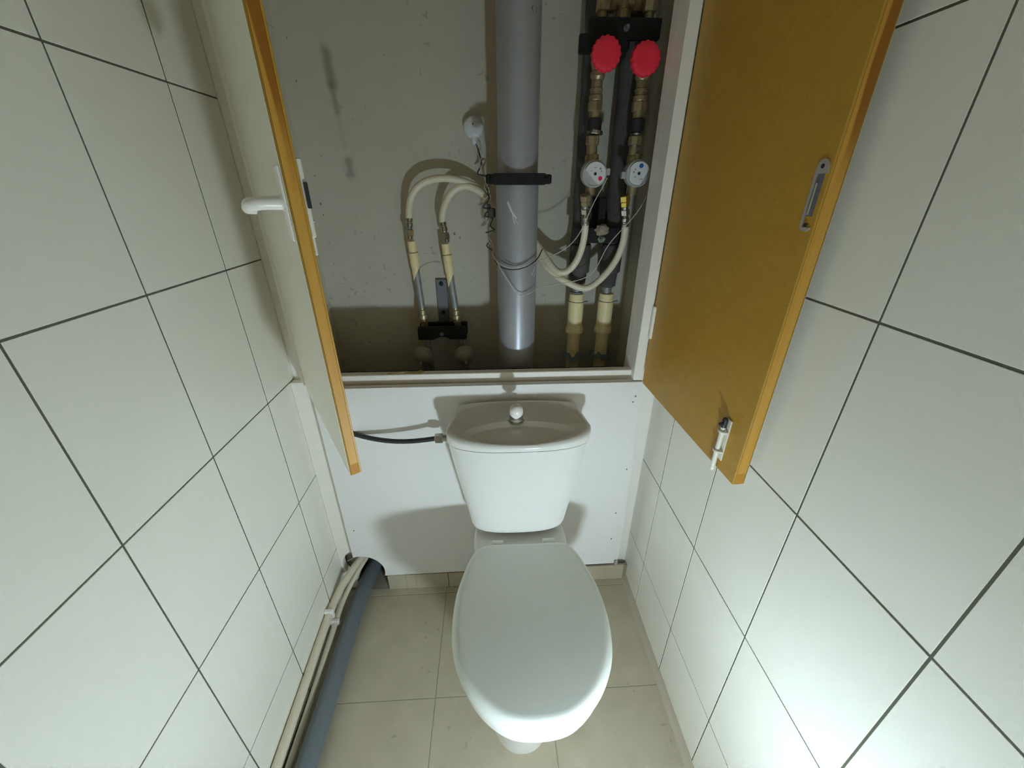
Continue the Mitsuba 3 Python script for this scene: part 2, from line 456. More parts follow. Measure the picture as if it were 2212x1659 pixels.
for s in (-1, 1):
    put('toilet__hinge', cat(lathe((CX + s * .068 - .016, .752, .389), (1, 0, 0), [(0, .0085), (.001, .0098), (.031, .0098), (.032, .0085)], 20),
                             lathe((CX + s * .068, .757, .373), (0, 0, 1), [(0, .016), (.006, .016), (.009, .012), (.012, .008)], 20)), 'lid_plastic', 35)

CC = .060
def cist(hw, yf, ys, yb, hb, n=40, p=2.25):
    """Cistern plan: straight back, short slanted sides, bowed front."""
    t = np.linspace(0, np.pi, n * 2 + 1)
    c, s = np.cos(t), np.sin(t)
    front = np.stack([CC + hw * np.sign(c) * np.abs(c) ** (2 / 2.7), ys - (ys - yf) * np.abs(s) ** (2 / p)], 1)
    r = .012
    a = np.linspace(0, np.pi / 2, 7)
    cl = np.stack([CC - hb + r - r * np.cos(a), yb - r + r * np.sin(a)], 1)
    cr = np.stack([CC + hb - r + r * np.sin(a), yb - r + r * np.cos(a)], 1)
    return np.vstack([front, cl, np.stack([np.linspace(CC - hb + r, CC + hb - r, 14)[1:-1], np.full(12, yb)], 1), cr])
body = []
for z, hw, yf, ys, yb in ((.388, .094, .806, .825, .872), (.3895, .108, .793, .822, .880), (.394, .118, .7835, .82, .885), (.403, .1245, .7765, .818, .888), (.417, .1285, .7722, .817, .889),
                          (.46, .1350, .7685, .815, .89), (.52, .1460, .7645, .814, .89), (.58, .1570, .7600, .813, .89), (.64, .1670, .7555, .812, .89), (.6815, .1725, .7525, .811, .89),
                          (.6825, .1715, .7535, .811, .8895)):
    body.append(ring(cist(hw, yf, ys, yb, hw - .012), z))
put('toilet__cistern', grid_mesh(body), 'ceramic', 40)
# lid of the cistern: slopes up to the back, with a shallow dished crescent at the front
LO = cist(.1762, .7480, .811, .893, .158)
LC = np.array([CC, .826])
def lid_z(P):
    x, y = P[:, 0] - CC, P[:, 1]
    z = .7020 + np.clip(y - .748, 0, None) * .318 + .003 * np.clip(1 - (x / .18) ** 2, 0, 1)
    e = np.sqrt((x / .130) ** 2 + ((y - .787) / .0315) ** 2)
    z -= .0095 * np.clip((1.04 - e) / .20, 0, 1) ** 1.2
    z -= .011 * (x / .158) ** 2 * np.clip((y - .815) / .075, 0, 1)
    return z
def lz(d, dz):
    P = inset(LO, LC, d)
    return ring(P, lid_z(P) + dz)
low = np.full(len(LO), .6868)
tops = [ring(inset(LO, LC, .010), low + .0005), ring(inset(LO, LC, .0015), low), ring(inset(LO, LC, 0), low + .002)]
tops += [lz(0, -.0090), lz(.0010, -.0062), lz(.0032, -.0036), lz(.0068, -.0015), lz(.011, -.0004), lz(.015, 0)]
for k in np.linspace(.97, .03, 34):
    P = LC + (inset(LO, LC, .015) - LC) * k
    tops.append(ring(P, lid_z(P)))
put('toilet__gasket', grid_mesh([ring(cist(.1705, .7545, .811, .888, .157), .680), ring(cist(.1705, .7545, .811, .888, .157), .690)]), 'steel_grey', 40)
put('toilet__cistern_lid', grid_mesh(tops), 'ceramic', 50)
put('toilet__flush_knob', lathe((.054, .828, .728), (0, -.15, 1), [(0, .007), (.010, .007), (.012, .012), (.018, .0158), (.026, .0168), (.034, .0155), (.040, .0115), (.0435, .006), (.0445, .001)], 32), 'white_plastic', 50)
put('toilet__flush_knob__collar', lathe((.054, .828, .7265), (0, -.15, 1), [(0, .021), (.004, .021), (.006, .018), (.006, .008)], 32), 'chrome', 30)
tag('toilet', 'white close-coupled toilet with closed lid in front of the white board', 'toilet')
labels['toilet__flush_knob__collar'] = {'label': 'metal collar under the round flush knob'}

# supply hose to the cistern
put('supply_hose__hose', tube([(-.150, .855, .661), (-.20, .860, .652), (-.26, .868, .647), (-.33, .886, .648), (-.385, .909, .652), (-.405, .925, .654)], .0062, 14, 50), 'braid_black', 60)
put('supply_hose__nut', cat(hexa((-.152, .855, .6612), (1, -.02, .02), .020, .0125), lathe((-.133, .855, .6615), (1, 0, 0), [(0, .009), (.026, .009)], 16)), 'chrome', 25)
tag('supply_hose', 'black braided water hose with a chrome nut on the left of the cistern', 'hose')

# ------------------------------------------------------------------ cabinet doors
class Leaf:
    def __init__(s, hinge, d, n, W):
        s.o = np.array([*hinge, 0.0]); s.d = np.array([*d, 0.0]); s.n = np.array([*n, 0.0]); s.W = W
        s.M = np.eye(4); s.M[:3, 0] = s.d; s.M[:3, 1] = s.n; s.M[:3, 2] = (0, 0, 1); s.M[:3, 3] = s.o
    def place(s, m):
        m = m.copy(); m.apply_transform(s.M)
        if np.linalg.det(s.M[:3, :3]) < 0:
            m.invert()
        return m
    def pt(s, u, w, z):
        return s.o + s.d * u + s.n * w + np.array([0, 0, z])

DZ0, DZ1 = .780, 1.995
# left leaf: u from hinge to free edge, w from the painted outer face towards the inside
dl = np.array([.528, -.849]); nl = np.array([.849, .528])
A = Leaf((-.470, .912), dl, nl, .405)
W = A.W
put('cabinet_door__painted_face', A.place(cbox(0, W - .0006, 0, .0009, DZ0, DZ1, .0003)), 'door_paint', False)
put('cabinet_door__outer_board', A.place(cbox(0, W, .0008, .0032, DZ0, DZ1, .0004)), 'hardboard_edge', False)
put('cabinet_door__inner_face', A.place(cbox(0, W, .0168, .020, DZ0, DZ1, .0005)), 'hardboard', False)
put('cabinet_door__core', A.place(cbox(0, W + .0004, .0032, .0168, DZ0 + .022, DZ1, .0003)), 'pine', False)
put('cabinet_door__bottom_rail', A.place(cbox(0, W + .0002, .0030, .0170, DZ0, DZ0 + .0222, .0003)), 'pine_end', False)
put('cabinet_door__lever_plate', A.place(cbox(W - .030, W - .004, -.0035, 0, 1.172, 1.262, .0012)), 'white_plastic', False)
lever = cat(A.place(lathe((W - .018, 0, 1.219), (0, -1, 0), [(0, .011), (.004, .011), (.006, .0085), (.030, .0080)], 20)),
            tube([A.pt(W - .018, -.026, 1.219), A.pt(W - .018, -.033, 1.2185), A.pt(W - .022, -.039, 1.2175), A.pt(W - .032, -.041, 1.2165), A.pt(W - .060, -.040, 1.213), A.pt(W - .092, -.038, 1.211), A.pt(W - .100, -.030, 1.210)], .0082, 16, 40))
put('cabinet_door__lever', lever, 'white_plastic', 40)
put('cabinet_door__lock', A.place(cat(cbox(W - .020, W - .001, .020, .0262, 1.176, 1.270, .0012), cbox(W - .026, W - .006, .020, .0245, 1.152, 1.18, .001))), 'ivory_paint', False)
put('cabinet_door__lock__latch', A.place(cbox(W - .014, W + .003, .0225, .0272, 1.212, 1.243, .0006)), 'dark_plastic', False)
put('cabinet_door__lock__screw', A.place(lathe((W - .008, .0262, 1.196), (0, 1, 0), [(0, .003), (.0015, .003), (.002, .0015)], 12)), 'chrome')
tag('cabinet_door', 'open cupboard door seen on edge, white outside, with a white lever handle', 'cabinet door')
labels['cabinet_door__lever'] = {'label': 'white lever handle'}
labels['cabinet_door__core'] = {'label': 'orange varnished pine edge'}

# right leaf: w from the brown inner face towards the wall
dr_ = np.array([.0400, -.9992]); nr = np.array([.9992, .0400])
B = Leaf((.3895, .908), dr_, nr, .398)
W = B.W
put('cabinet_door_001__inner_face', B.place(cbox(0, W, 0, .0034, DZ0, DZ1, .0005)), 'hardboard', False)
put('cabinet_door_001__painted_face', B.place(cbox(0, W - .0006, .0211, .022, DZ0, DZ1, .0003)), 'door_paint', False)
put('cabinet_door_001__outer_board', B.place(cbox(0, W, .0188, .0212, DZ0, DZ1, .0004)), 'hardboard_edge', False)
put('cabinet_door_001__core', B.place(cbox(0, W + .0004, .0034, .0188, DZ0 + .022, DZ1, .0003)), 'pine', False)
put('cabinet_door_001__bottom_rail', B.place(cbox(0, W + .0002, .0032, .0190, DZ0, DZ0 + .0222, .0003)), 'pine_end', False)
def stadium(h, r):
    return unary_union([Point(0, r).buffer(r, 16), Point(0, h - r).buffer(r, 16), sbox(-r, r, r, h - r)])
pull_hole = sbox(-.0052, .0052, .018, .066)
pu = W - .0125
plate = extrude(stadium(.082, .0095).difference(pull_hole), .0018, ((1, 0, 0), (0, 0, 1), (0, -1, 0)), (pu, 0, 1.186))
plate.fix_normals()
put('cabinet_door_001__flush_pull', B.place(plate), 'steel_plate', 30)
put('cabinet_door_001__flush_pull__recess', B.place(cbox(pu - .0052, pu + .0052, -.0004, .0003, 1.204, 1.252, .0001)), 'steel_grey', False)
put('cabinet_door_001__flush_pull__grip', B.place(cbox(pu - .0030, pu - .0010, -.0022, -.0004, 1.206, 1.242, .0004)), 'steel_plate', False)
for z in (1.194, 1.260):
    put('cabinet_door_001__flush_pull__screw', B.place(lathe((pu, -.0018, z), (0, -1, 0), [(0, .0026), (.0006, .0026), (.0009, .0012)], 12)), 'dark_plastic')
bu = W - .048
bolt = cbox(bu - .0085, bu + .0085, -.0022, 0, .800, .882, .0006)
put('cabinet_door_001__bolt', B.place(bolt), 'ivory_paint', False)
put('cabinet_door_001__bolt__rod', cat(rod(B.pt(bu - .001, -.0075, .776), B.pt(bu - .001, -.0075, .868), .0042, 16)), 'ivory_paint', 30)
for z in (.818, .858):
    a = np.linspace(0, np.pi, 9)
    loop = [B.pt(bu - .001 + .0075 * math.cos(t), -.0020 - .0105 * math.sin(t), z) for t in a]
    put('cabinet_door_001__bolt__guide', tube(loop, .0026, 8, 20), 'ivory_paint', 40)
put('cabinet_door_001__bolt__knob', cat(rod(B.pt(bu - .001, -.0075, .872), B.pt(bu + .004, -.019, .876), .0030, 12), lathe(B.pt(bu - .001, -.0075, .866), (0, 0, 1), [(0, .0046), (.014, .0050), (.018, .003)], 14)), 'dark_plastic', 30)
for z0 in (.905, 1.75):
    hz = cat(rod((.3885, .9015, z0), (.3885, .9015, z0 + .075), .0052, 14), lathe((.3885, .9015, z0 + .075), (0, 0, 1), [(0, .0052), (.004, .004), (.006, .001)], 14))
    put('cabinet_door_001__hinge', hz, 'frame_paint', 30)
tag('cabinet_door_001', 'open cupboard door showing its brown hardboard inside, against the right tiled wall', 'cabinet door')
labels['cabinet_door_001__core'] = {'label': 'orange varnished pine edge'}
labels['cabinet_door_001__flush_pull'] = {'label': 'oval steel flush pull'}
labels['cabinet_door_001__bolt'] = {'label': 'ivory painted barrel bolt'}

# ------------------------------------------------------------------ pipes along the left wall
put('waste_pipe', tube([(-.4585, YF + .02, .0275), (-.457, .2, .0275), (-.455, .7, .029), (-.452, .88, .031), (-.440, .97, .034), (-.425, 1.05, .037)], .0245, 28, 60), 'pvc_floor', 60)
tag('waste_pipe', 'grey plastic waste pipe on the floor along the left wall', 'pipe')
put('heating_pipe', tube([(-.5065, YF + .02, .050), (-.5065, .20, .056), (-.5065, .62, .082), (-.505, .80, .094), (-.497, .86, .100), (-.478, .912, .112), (-.455, .96, .125), (-.43, 1.04, .14)], .0112, 16, 80), 'pipe_white', 60)
tag('heating_pipe', 'thin white pipe on the left wall, the upper of the two', 'pipe')
put('heating_pipe_001', tube([(-.500, YF + .02, .012), (-.500, .30, .016), (-.5005, .60, .024), (-.500, .80, .042), (-.493, .86, .058), (-.470, .915, .088), (-.448, .965, .106), (-.42, 1.04, .12)], .0080, 16, 80), 'pipe_white', 60)
tag('heating_pipe_001', 'thin white pipe on the left wall, the lower one beside the grey waste pipe', 'pipe')
put('pipe_clip__upper_saddle', cbox(-.519, -.492, .776, .789, .078, .109, .003), 'white_plastic', False)
put('pipe_clip__lower_saddle', cbox(-.519, -.489, .784, .797, .026, .052, .003), 'white_plastic', False)
put('pipe_clip__base_strip', cbox(-.519, -.5155, .779, .793, .03, .10, .001), 'white_plastic', False)
tag('pipe_clip', 'white plastic clip holding the two thin white pipes to the left wall', 'pipe clip')

# ------------------------------------------------------------------ soil stack and its clamp
SX, SY = .069, 1.062
put('soil_pipe__lower_pipe', lathe((SX, SY, 0), (0, 0, 1), [(0, .0512), (1.248, .0512), (1.253, .0502), (1.253, .046)], 56), 'pvc', 30)
put('soil_pipe__upper_pipe', lathe((SX + .001, SY, 1.245), (0, 0, 1), [(0, .0476), (ZC - 1.25, .0476)], 56), 'pvc', 30)
put('soil_pipe__plug', lathe((SX + .028, SY - .0355, 1.553), (.62, -.78, 0), [(-.002, .009), (.0015, .009), (.003, .006), (.0022, .003)], 20), 'steel_grey', 30)
tag('soil_pipe', 'thick grey plastic soil pipe rising through the shaft', 'pipe')
labels['soil_pipe__plug'] = {'label': 'small dark oval plug'}
ringp = Point(0, 0).buffer(.0542, 40).difference(Point(0, 0).buffer(.0516, 40))
put('pipe_clamp__band', extrude(ringp, .019, ((1, 0, 0), (0, 1, 0), (0, 0, 1)), (SX, SY, 1.2445)), 'black_steel', 30)
for s in (-1, 1):
    xo = SX + s * .066
    put('pipe_clamp__flange', cbox(xo - .009, xo + .009, SY - .0545, SY - .044, 1.2445, 1.2645, .003), 'black_steel', False)
    put('pipe_clamp__bolt', hexa((xo * .93 + SX * .07, SY - .062, 1.254), (0, 1, 0), .020, .0050), 'black_steel', 20)
strap = sbox(SX - .064, 1.2425, SX + .066, 1.2665).buffer(-.010).buffer(.010, 12)
put('pipe_clamp__front_strap', extrude(strap, .0045, XZY, (0, SY - .0585, 0)), 'black_steel', 30)
put('pipe_clamp__stand_off', rod((SX, SY + .05, 1.254), (SX, SB, 1.254), .006, 12), 'black_steel')
tag('pipe_clamp', 'black steel clamp around the thick grey soil pipe', 'pipe clamp')

# ------------------------------------------------------------------ left pair of pipes with bracket
def left_riser(name, top, bot, label, split, hz):
    top, bot = np.array(top), np.array(bot)
    ax = top - bot
    L = np.linalg.norm(ax)
    a = ax / L
    z = lambda h: bot + a * h
    put(name + '__pipe', rod(z(-.25), z(L - .004), .0096, 18), 'galvanised')
    # cream sleeve, cut off at a slant
    n = 24
    t = np.arange(n) * 2 * np.pi / n
    _, u, v = basis(a)
    def rg(h, r, slant=0):
        w = np.cos(t)[:, None] * u + np.sin(t)[:, None] * v
        hh = h + slant * w[:, 0] / .0115 - slant * .5 * w[:, 1] / .0115 * 0
        return z(0) + hh[:, None] * a + r * w
    put(name + '__sleeve', grid_mesh([rg(split, .0100, .018 * .0115), rg(split + .002, .0112, .018 * .0115), rg(split + .022, .0114), rg(split + .023, .0124), rg(L - .028, .0124), rg(L - .027, .0112), rg(L - .001, .0112), rg(L, .009)]), 'cream_plastic', 40)
    put(name + '__wire_tie', cat(*[lathe(z(L - .030 + q), a, [(-.0008, .0125), (0, .0135), (.0008, .0125)], 20) for q in (0,)]), 'dark_plastic', 60)
    put(name + '__union', lathe(z(.004), a, [(0, .010), (.010, .0115), (.011, .0105), (.018, .0105), (.019, .0145), (.030, .0150), (.031, .0125), (.044, .0125), (.046, .0100), (.052, .0100)], 20), 'brass', 25)
    tag(name, label, 'pipe', 'cream sleeved pipes under the white hoses')
left_riser('water_pipe', (-.2135, 1.15, 1.107), (-.2005, 1.148, .868), 'thin pipe with cream sleeve below the left white hose, farther from the soil pipe', .150, 0)
left_riser('water_pipe_001', (-.1225, 1.15, 1.100), (-.1015, 1.148, .866), 'thin pipe with cream sleeve below the right white hose, nearer the soil pipe', .134, 0)
labels['water_pipe__union'] = labels['water_pipe_001__union'] = {'label': 'small brass union'}
put('pipe_bracket__plate', cbox(-.163, -.131, 1.192, 1.1995, .865, .995, .001), 'steel_grey', False)
for z in (.982, .895):
    put('pipe_bracket__screw', hexa((-.147, 1.192, z), (0, -1, 0), .005, .0065), 'black_steel', 20)
bar = unary_union([sbox(-.217, .834, -.075, .872)]).difference(Point(-.147, .806).buffer(.0365, 24)).buffer(-.004).buffer(.004)
put('pipe_bracket__clamp_bar', extrude(bar, .012, XZY, (0, 1.116, 0)), 'black_steel', 30)
put('pipe_bracket__back_bar', extrude(bar, .012, XZY, (0, 1.162, 0)), 'black_steel', 30)
put('pipe_bracket__arm', cbox(-.155, -.139, 1.128, 1.195, .845, .862, .001), 'black_steel', False)
put('pipe_bracket__bolt', hexa((-.147, 1.110, .852), (0, 1, 0), .006, .007), 'steel_grey', 20)
tag('pipe_bracket', 'black steel bracket clamping the two thin cream sleeved pipes', 'bracket')

# rounded grey valve caps low in the shaft
def cap(name, x, y, z, tilt, label):
    ax = np.array([tilt * 1.6, -.97, -.02])
    prof = [(-.010, .024), (0, .0280), (.002, .0298), (.0055, .0298), (.0070, .0285), (.0072, .0252), (.013, .0240), (.019, .0195), (.023, .0120), (.0245, .004)]
    put(name + '__dome', lathe((x, y, z), ax, prof, 36), 'grey_plastic', 35)
    put(name + '__nipple', lathe(np.array([x + tilt * .05, y - .021, z - .014]), (0, -.85, -.5), [(0, .004), (.008, .004), (.010, .002)], 14), 'grey_plastic', 30)
    put(name + '__stem', rod((x, y + .01, z - .25), (x, y + .012, z), .012, 16), 'galvanised')
    tag(name, label, 'valve cap')
cap('valve_cap', -.207, 1.115, .786, -.12, 'domed grey valve cap in the dark shaft bottom, farther from the soil pipe')
cap('valve_cap_001', -.085, 1.115, .786, .10, 'domed grey valve cap in the dark shaft bottom, nearer the soil pipe')

# ------------------------------------------------------------------ insulated risers with yellow sleeves
def riser(name, x, y, foam0, label):
    k = lambda t, i: 1 + .035 * np.sin(3 * t + i * 1.7) + .025 * np.sin(5 * t + i * 2.3)
    hs = np.linspace(foam0, ZC - .01, 40)
    r0 = [(foam0 - .004, .016), (foam0, .0225)] + [(h, .0245) for h in hs[1:]]
    put(name + '__insulation', lathe((x, y, 0), (0, 0, 1), r0, 28, k), 'foam', 60)
    put(name + '__pipe', lathe((x, y, 0), (0, 0, 1), [(.30, .0135), (foam0 + .02, .0135)], 24), 'galvanised')
    th = [(.935 + .0022 * i + d, .0165 + (.0012 if j else 0)) for i in range(int((foam0 - .955) / .0044)) for j, d in ((0, i * .0022), (1, i * .0022 + .0022))]
    if len(th) > 2:
        put(name + '__thread', lathe((x, y, 0), (0, 0, 1), th, 24), 'galvanised', 20)
    put(name + '__sleeve', lathe((x + .001, y, 0), (0, 0, 1), [(.60, .0185), (.845, .0185), (.846, .0255), (.848, .0265), (.856, .0262), (.868, .0225), (.869, .0222), (.944, .0222), (.946, .0212), (.962, .0200), (.963, .0170)], 28), 'cream_plastic', 30)
    put(name + '__tie_wire', cat(lathe((x + .001, y, .9405), (.04, 0, 1), [(-.001, .0222), (0, .0234), (.001, .0222)], 24), rod((x + .022, y - .008, .9405), (x + .032, y - .014, .943), .0012, 8)), 'wire_dark', 60)
    n = 26
    t = np.arange(n) * 2 * np.pi / n
    fl = [ring(np.stack([x + r * np.cos(t), y + r * np.sin(t)], 1), z + 0.006 * np.sin(3 * t + x * 40) + .004 * np.sin(5 * t)) for r, z in ((.017, .778), (.026, .776), (.034, .768), (.0345, .766), (.026, .773), (.017, .775))]
    put(name + '__torn_film', grid_mesh(fl, caps=False), 'pvc_floor', 40)
    tag(name, label, 'pipe', 'insulated risers with cream sleeves')
    labels[name + '__sleeve'] = {'label': 'cream plastic sleeve with a flared collar'}
    labels[name + '__insulation'] = {'label': 'dark grey foam insulation'}
riser('riser_pipe', .247, 1.132, .992, 'foam wrapped riser with cream sleeve nearer the thick grey soil pipe')
riser('riser_pipe_001', .335, 1.132, .985, 'foam wrapped riser with cream sleeve nearer the right jamb')
foam_patch = lambda x: lathe((x, 1.130, 0), (0, 0, 1), [(1.022, .024), (1.026, .0285), (1.06, .0300), (1.095, .0290), (1.10, .025)], 26, lambda t, i: 1 + .04 * np.sin(2 * t + i))
put('riser_pipe__wrap', foam_patch(.249), 'foam', 50)
put('riser_pipe_001__wrap', foam_patch(.337), 'foam', 50)

# black double clamps on the risers
lowb = unary_union([sbox(.215, 1.106, .349, 1.143)]).buffer(-.004).buffer(.004)
put('riser_clamp__bar', extrude(lowb, .010, XZY, (0, 1.088, 0)), 'black_steel', 30)
put('riser_clamp__post', cbox(.281, .301, 1.096, 1.20, 1.118, 1.215, .002), 'black_steel', False)
put('riser_clamp__bolt', cat(hexa((.292, 1.088, 1.117), (0, -1, 0), .008, .0105), hexa((.292, 1.080, 1.117), (0, -1, 0), .010, .0065), rod((.292, 1.072, 1.117), (.292, 1.062, 1.117), .004, 12)), 'galvanised', 20)
foamblob = trimesh.creation.icosphere(3, 1.0)
foamblob.vertices *= np.array([.0155, .011, .0125]) * (1 + .55 * (meshkit.noise(foamblob.vertices * 2.6)[:, None] - .3))
foamblob.apply_translation((.291, 1.083, 1.139))
put('riser_clamp__rag', foamblob, 'rag', 60)
tag('riser_clamp', 'black steel double clamp with a bolt on the two risers below the meters', 'pipe clamp')
topb = unary_union([sbox(.211, 1.5115, .361, 1.5465), sbox(.194, 1.488, .232, 1.520), sbox(.262, 1.482, .294, 1.52)]).buffer(-.003).buffer(.003)
put('riser_clamp_001__bar', extrude(topb, .012, XZY, (0, 1.033, 0)), 'black_steel', 30)
put('riser_clamp_001__post', cbox(.270, .302, 1.042, 1.20, 1.495, 1.545, .002), 'black_steel', False)
put('riser_clamp_001__bolt', cat(hexa((.288, 1.033, 1.529), (0, -1, 0), .006, .0065), rod((.288, 1.028, 1.529), (.288, 1.018, 1.529), .0032, 12)), 'steel_grey', 20)
tag('riser_clamp_001', 'wide black steel double clamp behind the red hand wheels', 'pipe clamp')

# ------------------------------------------------------------------ valves, fittings, meters
def valve(name, x, wheel, label):
    wx, wz = wheel
    put(name + '__body', cat(lathe((x, 1.06, 1.448), (0, 0, 1), [(0, .0125), (.006, .0155), (.014, .0155), (.016, .0125), (.03, .017), (.045, .017), (.058, .0125), (.066, .0155), (.078, .0155), (.08, .012)], 24),
                             lathe((x, 1.05, 1.482), (0, -1, 0), [(0, .0125), (.018, .011), (.020, .013), (.030, .013), (.031, .006), (.048, .006)], 20)), 'brass', 25)
    lob = lambda t, i: 1 + .035 * np.cos(16 * t)
    put(name + '__hand_wheel', lathe((wx, 1.016, wz), (0, -1, .03), [(0, .020), (.002, .0275), (.005, .0300), (.013, .0302), (.0165, .0285), (.0185, .0235), (.0190, .015), (.0185, .004)], 96, lob), 'red_plastic', 40)
    put(name + '__inlet_pipe', cat(rod((x, 1.06, 1.52), (x, 1.06, 1.70), .0095, 18), hexa((x, 1.06, 1.562), (0, 0, 1), .026, .0150), lathe((x, 1.06, 1.60), (0, 0, 1), [(0, .0125), (.002, .014), (.03, .014), (.032, .0125)], 20)), 'brass', 25)
    tag(name, label, 'valve', 'red hand wheel stop valves')
    labels[name + '__hand_wheel'] = {'label': 'red scalloped hand wheel'}
valve('stop_valve', .2435, (.2445, 1.480), 'brass stop valve with red hand wheel, the left of two')
valve('stop_valve_001', .3425, (.3270, 1.473), 'brass stop valve with red hand wheel, the one beside the right jamb')

def fittings(name, x, label, variant):
    b = cat(lathe((x, 1.06, 1.408), (0, 0, 1), [(0, .0125), (.004, .0150), (.012, .0150), (.014, .0128), (.020, .0128), (.021, .0142), (.025, .0142), (.026, .0122), (.042, .0122)], 22),
            hexa((x, 1.06, 1.391), (0, 0, 1), .019, .0165), rod((x, 1.06, 1.368), (x, 1.06, 1.392), .0125, 20))
    put(name + '__nut', b, 'brass', 25)
    put(name + '__sleeve', lathe((x, 1.06, 1.352), (0, 0, 1), [(0, .0155), (.002, .0175), (.024, .0175), (.026, .015)], 24), 'dark_plastic', 30)
    if variant:
        put(name + '__band', lathe((x + .003, 1.058, 1.3462), (.12, 0, 1), [(0, .0165), (.002, .0178), (.007, .0178), (.009, .0165)], 24), 'chrome', 30)
    else:
        put(name + '__thread', lathe((x, 1.06, 1.322), (.05, 0, 1), [(i * .003, .0125 + .002 * (i % 2)) for i in range(11)], 22), 'chrome', 20)
    put(name + '__connector', cat(hexa((x, 1.06, 1.326), (0, 0, 1), .018, .0158, 8), lathe((x, 1.06, 1.285), (0, 0, 1), [(0, .0135), (.018, .0145), (.020, .0125), (.044, .0120)], 22)), 'brass', 25)
    tag(name, label, 'pipe fitting', 'fittings between valve and water meter')
fittings('pipe_fitting', .243, 'brass fittings with black sleeve and bright band between left red wheel and meter', True)
fittings('pipe_fitting_001', .343, 'brass fittings with black sleeve and threaded piece between right red wheel and meter', False)

put('pipe_fitting_002', cat(rod((.2435, 1.085, 1.585), (.3425, 1.085, 1.585), .0125, 20), lathe((.293, 1.085, 1.555), (0, 0, 1), [(0, .013), (.002, .0165), (.016, .0165), (.018, .014), (.06, .014)], 22), hexa((.262, 1.085, 1.585), (1, 0, 0), .014, .017), hexa((.312, 1.085, 1.585), (1, 0, 0), .014, .017)), 'brass', 25)
tag('pipe_fitting_002', 'brass cross piece above the wide black clamp at the top of the risers', 'pipe fitting')

def meter(name, x, z, flats, dot, dotmat, lug, label, roll):
    c = np.array([x, 1.052, z])
    ax = np.array([0, -1, -.04])
    a, u, v = basis(ax)            # u, v span the face
    put(name + '__body', cat(lathe(c + np.array([0, .006, 0]), ax, [(-.012, .018), (-.006, .024), (.004, .026)], 30), rod((x, 1.058, z - .046), (x, 1.058, z + .04), .0125, 20)), 'brass', 30)
    put(name + '__housing', lathe(c, ax, [(-.002, .0270), (.002, .0300), (.012, .0300), (.016, .0292), (.0205, .0292), (.0225, .0275), (.0225, .0255), (.0205, .0250)], 44), 'meter_glass', 30)
    P = Point(0, 0).buffer(.0245, 40)
    ca, sa = math.cos(roll), math.sin(roll)
    for fa, fd in flats:
        n_ = np.array([math.cos(fa), math.sin(fa)])
        t_ = np.array([-n_[1], n_[0]])
        o = n_ * fd
        P = P.difference(Polygon([tuple(o + t_ * .06), tuple(o + n_ * .06 + t_ * .06), tuple(o + n_ * .06 - t_ * .06), tuple(o - t_ * .06)]))
    X, Z = np.array([1.0, 0, 0]), np.cross(a, np.array([1.0, 0, 0]))
    Z = Z if Z[2] > 0 else -Z
    def face(poly, h0, h):
        m = extrude(poly, h, (X, Z, a), c + a * h0)
        m.fix_normals()
        return m
    put(name + '__dial', face(P, .0205, .0065), 'dial_white', 20)
    put(name + '__dial__window', face(Point(0, 0).buffer(.0033, 20), .0270, .0006), 'dark_plastic', 20)
    put(name + '__dial__marker', face(Point(*dot).buffer(.0047, 20), .0270, .0008), dotmat, 20)
    for (qx, qz, w, h) in ((.0, .0125, .006, .0012), (.011, .0105, .0034, .0030), (.0135, .005, .0022, .0022), (-.010, .006, .003, .0012)) if dotmat == 'pink_plastic' else ((-.010, .008, .0026, .0024), (-.0125, .003, .003, .0026), (-.008, -.0075, .004, .0016), (.006, -.012, .007, .0010)):
        put(name + '__dial__mark', face(sbox(qx - w / 2, qz - h / 2, qx + w / 2, qz + h / 2), .0270, .0004), 'steel_grey', False)
    lx = c + X * lug[0] + Z * lug[1] + a * .012
    put(name + '__seal_lug', cbox(lx[0] - .005, lx[0] + .005, lx[1] - .006, lx[1] + .006, lx[2] - .0075, lx[2] + .0075, .0012), 'meter_glass', False)
    tag(name, label, 'water meter', 'round water meters below the red wheels')
meter('water_meter', .2475, 1.267, ((math.radians(225), .0095),), (.0125, -.0095), 'pink_plastic', (.0325, .004), 'round water meter with a pinkish red dot on its white dial', 0)
meter('water_meter_001', .3505, 1.268, ((math.radians(-28), .0165), (math.radians(180), .021)), (.003, .0155), 'blue_plastic', (-.0325, -.004), 'round water meter with a blue dot on its white dial', 0)
labels['water_meter__dial__marker'] = {'label': 'pinkish red dot'}
labels['water_meter_001__dial__marker'] = {'label': 'blue dot'}

# ------------------------------------------------------------------ flexible hoses (each from a meter, round the soil pipe, to a left pipe)
def hose(name, pts, label, nut_top, brass):
    P = spline(pts, 150)
    put(name + '__hose', tube(P, .0088, 16, raw=True), 'hose_white', 60)
    for p, d, m_ in ((P[0], P[0] - P[2], 'chrome'), (P[-1], P[-1] - P[-3], 'chrome')):
        d = d / np.linalg.norm(d)
        put(name + '__ferrule', lathe(p - d * .010, d, [(0, .0088), (.001, .0100), (.007, .0100), (.009, .0088), (.012, .0088), (.014, .0100), (.021, .0100), (.023, .0085), (.030, .0065)], 20), m_, 30)
    d = P[-1] - P[-3]; d /= np.linalg.norm(d)
    e = P[-1] + d * .018
    put(name + '__nut', cat(hexa(e, d, .016, .0122), lathe(e + d * .016, d, [(0, .0085), (.008, .0085)], 14)), 'chrome', 20)
    d = P[0] - P[2]; d /= np.linalg.norm(d)
    e = P[0] + d * .018
    put(name + '__meter_nut', cat(hexa(e, d, .014, .0115), rod(e + d * .014, e + d * .020, .0085, 14)), 'chrome', 20)
    put(name + '__brass_union', cat(hexa(e + d * .020, d, .012, .0118), hexa(e + d * .032, d, .014, .0135)), brass, 20)
    tag(name, label, 'hose', 'white flexible hoses')
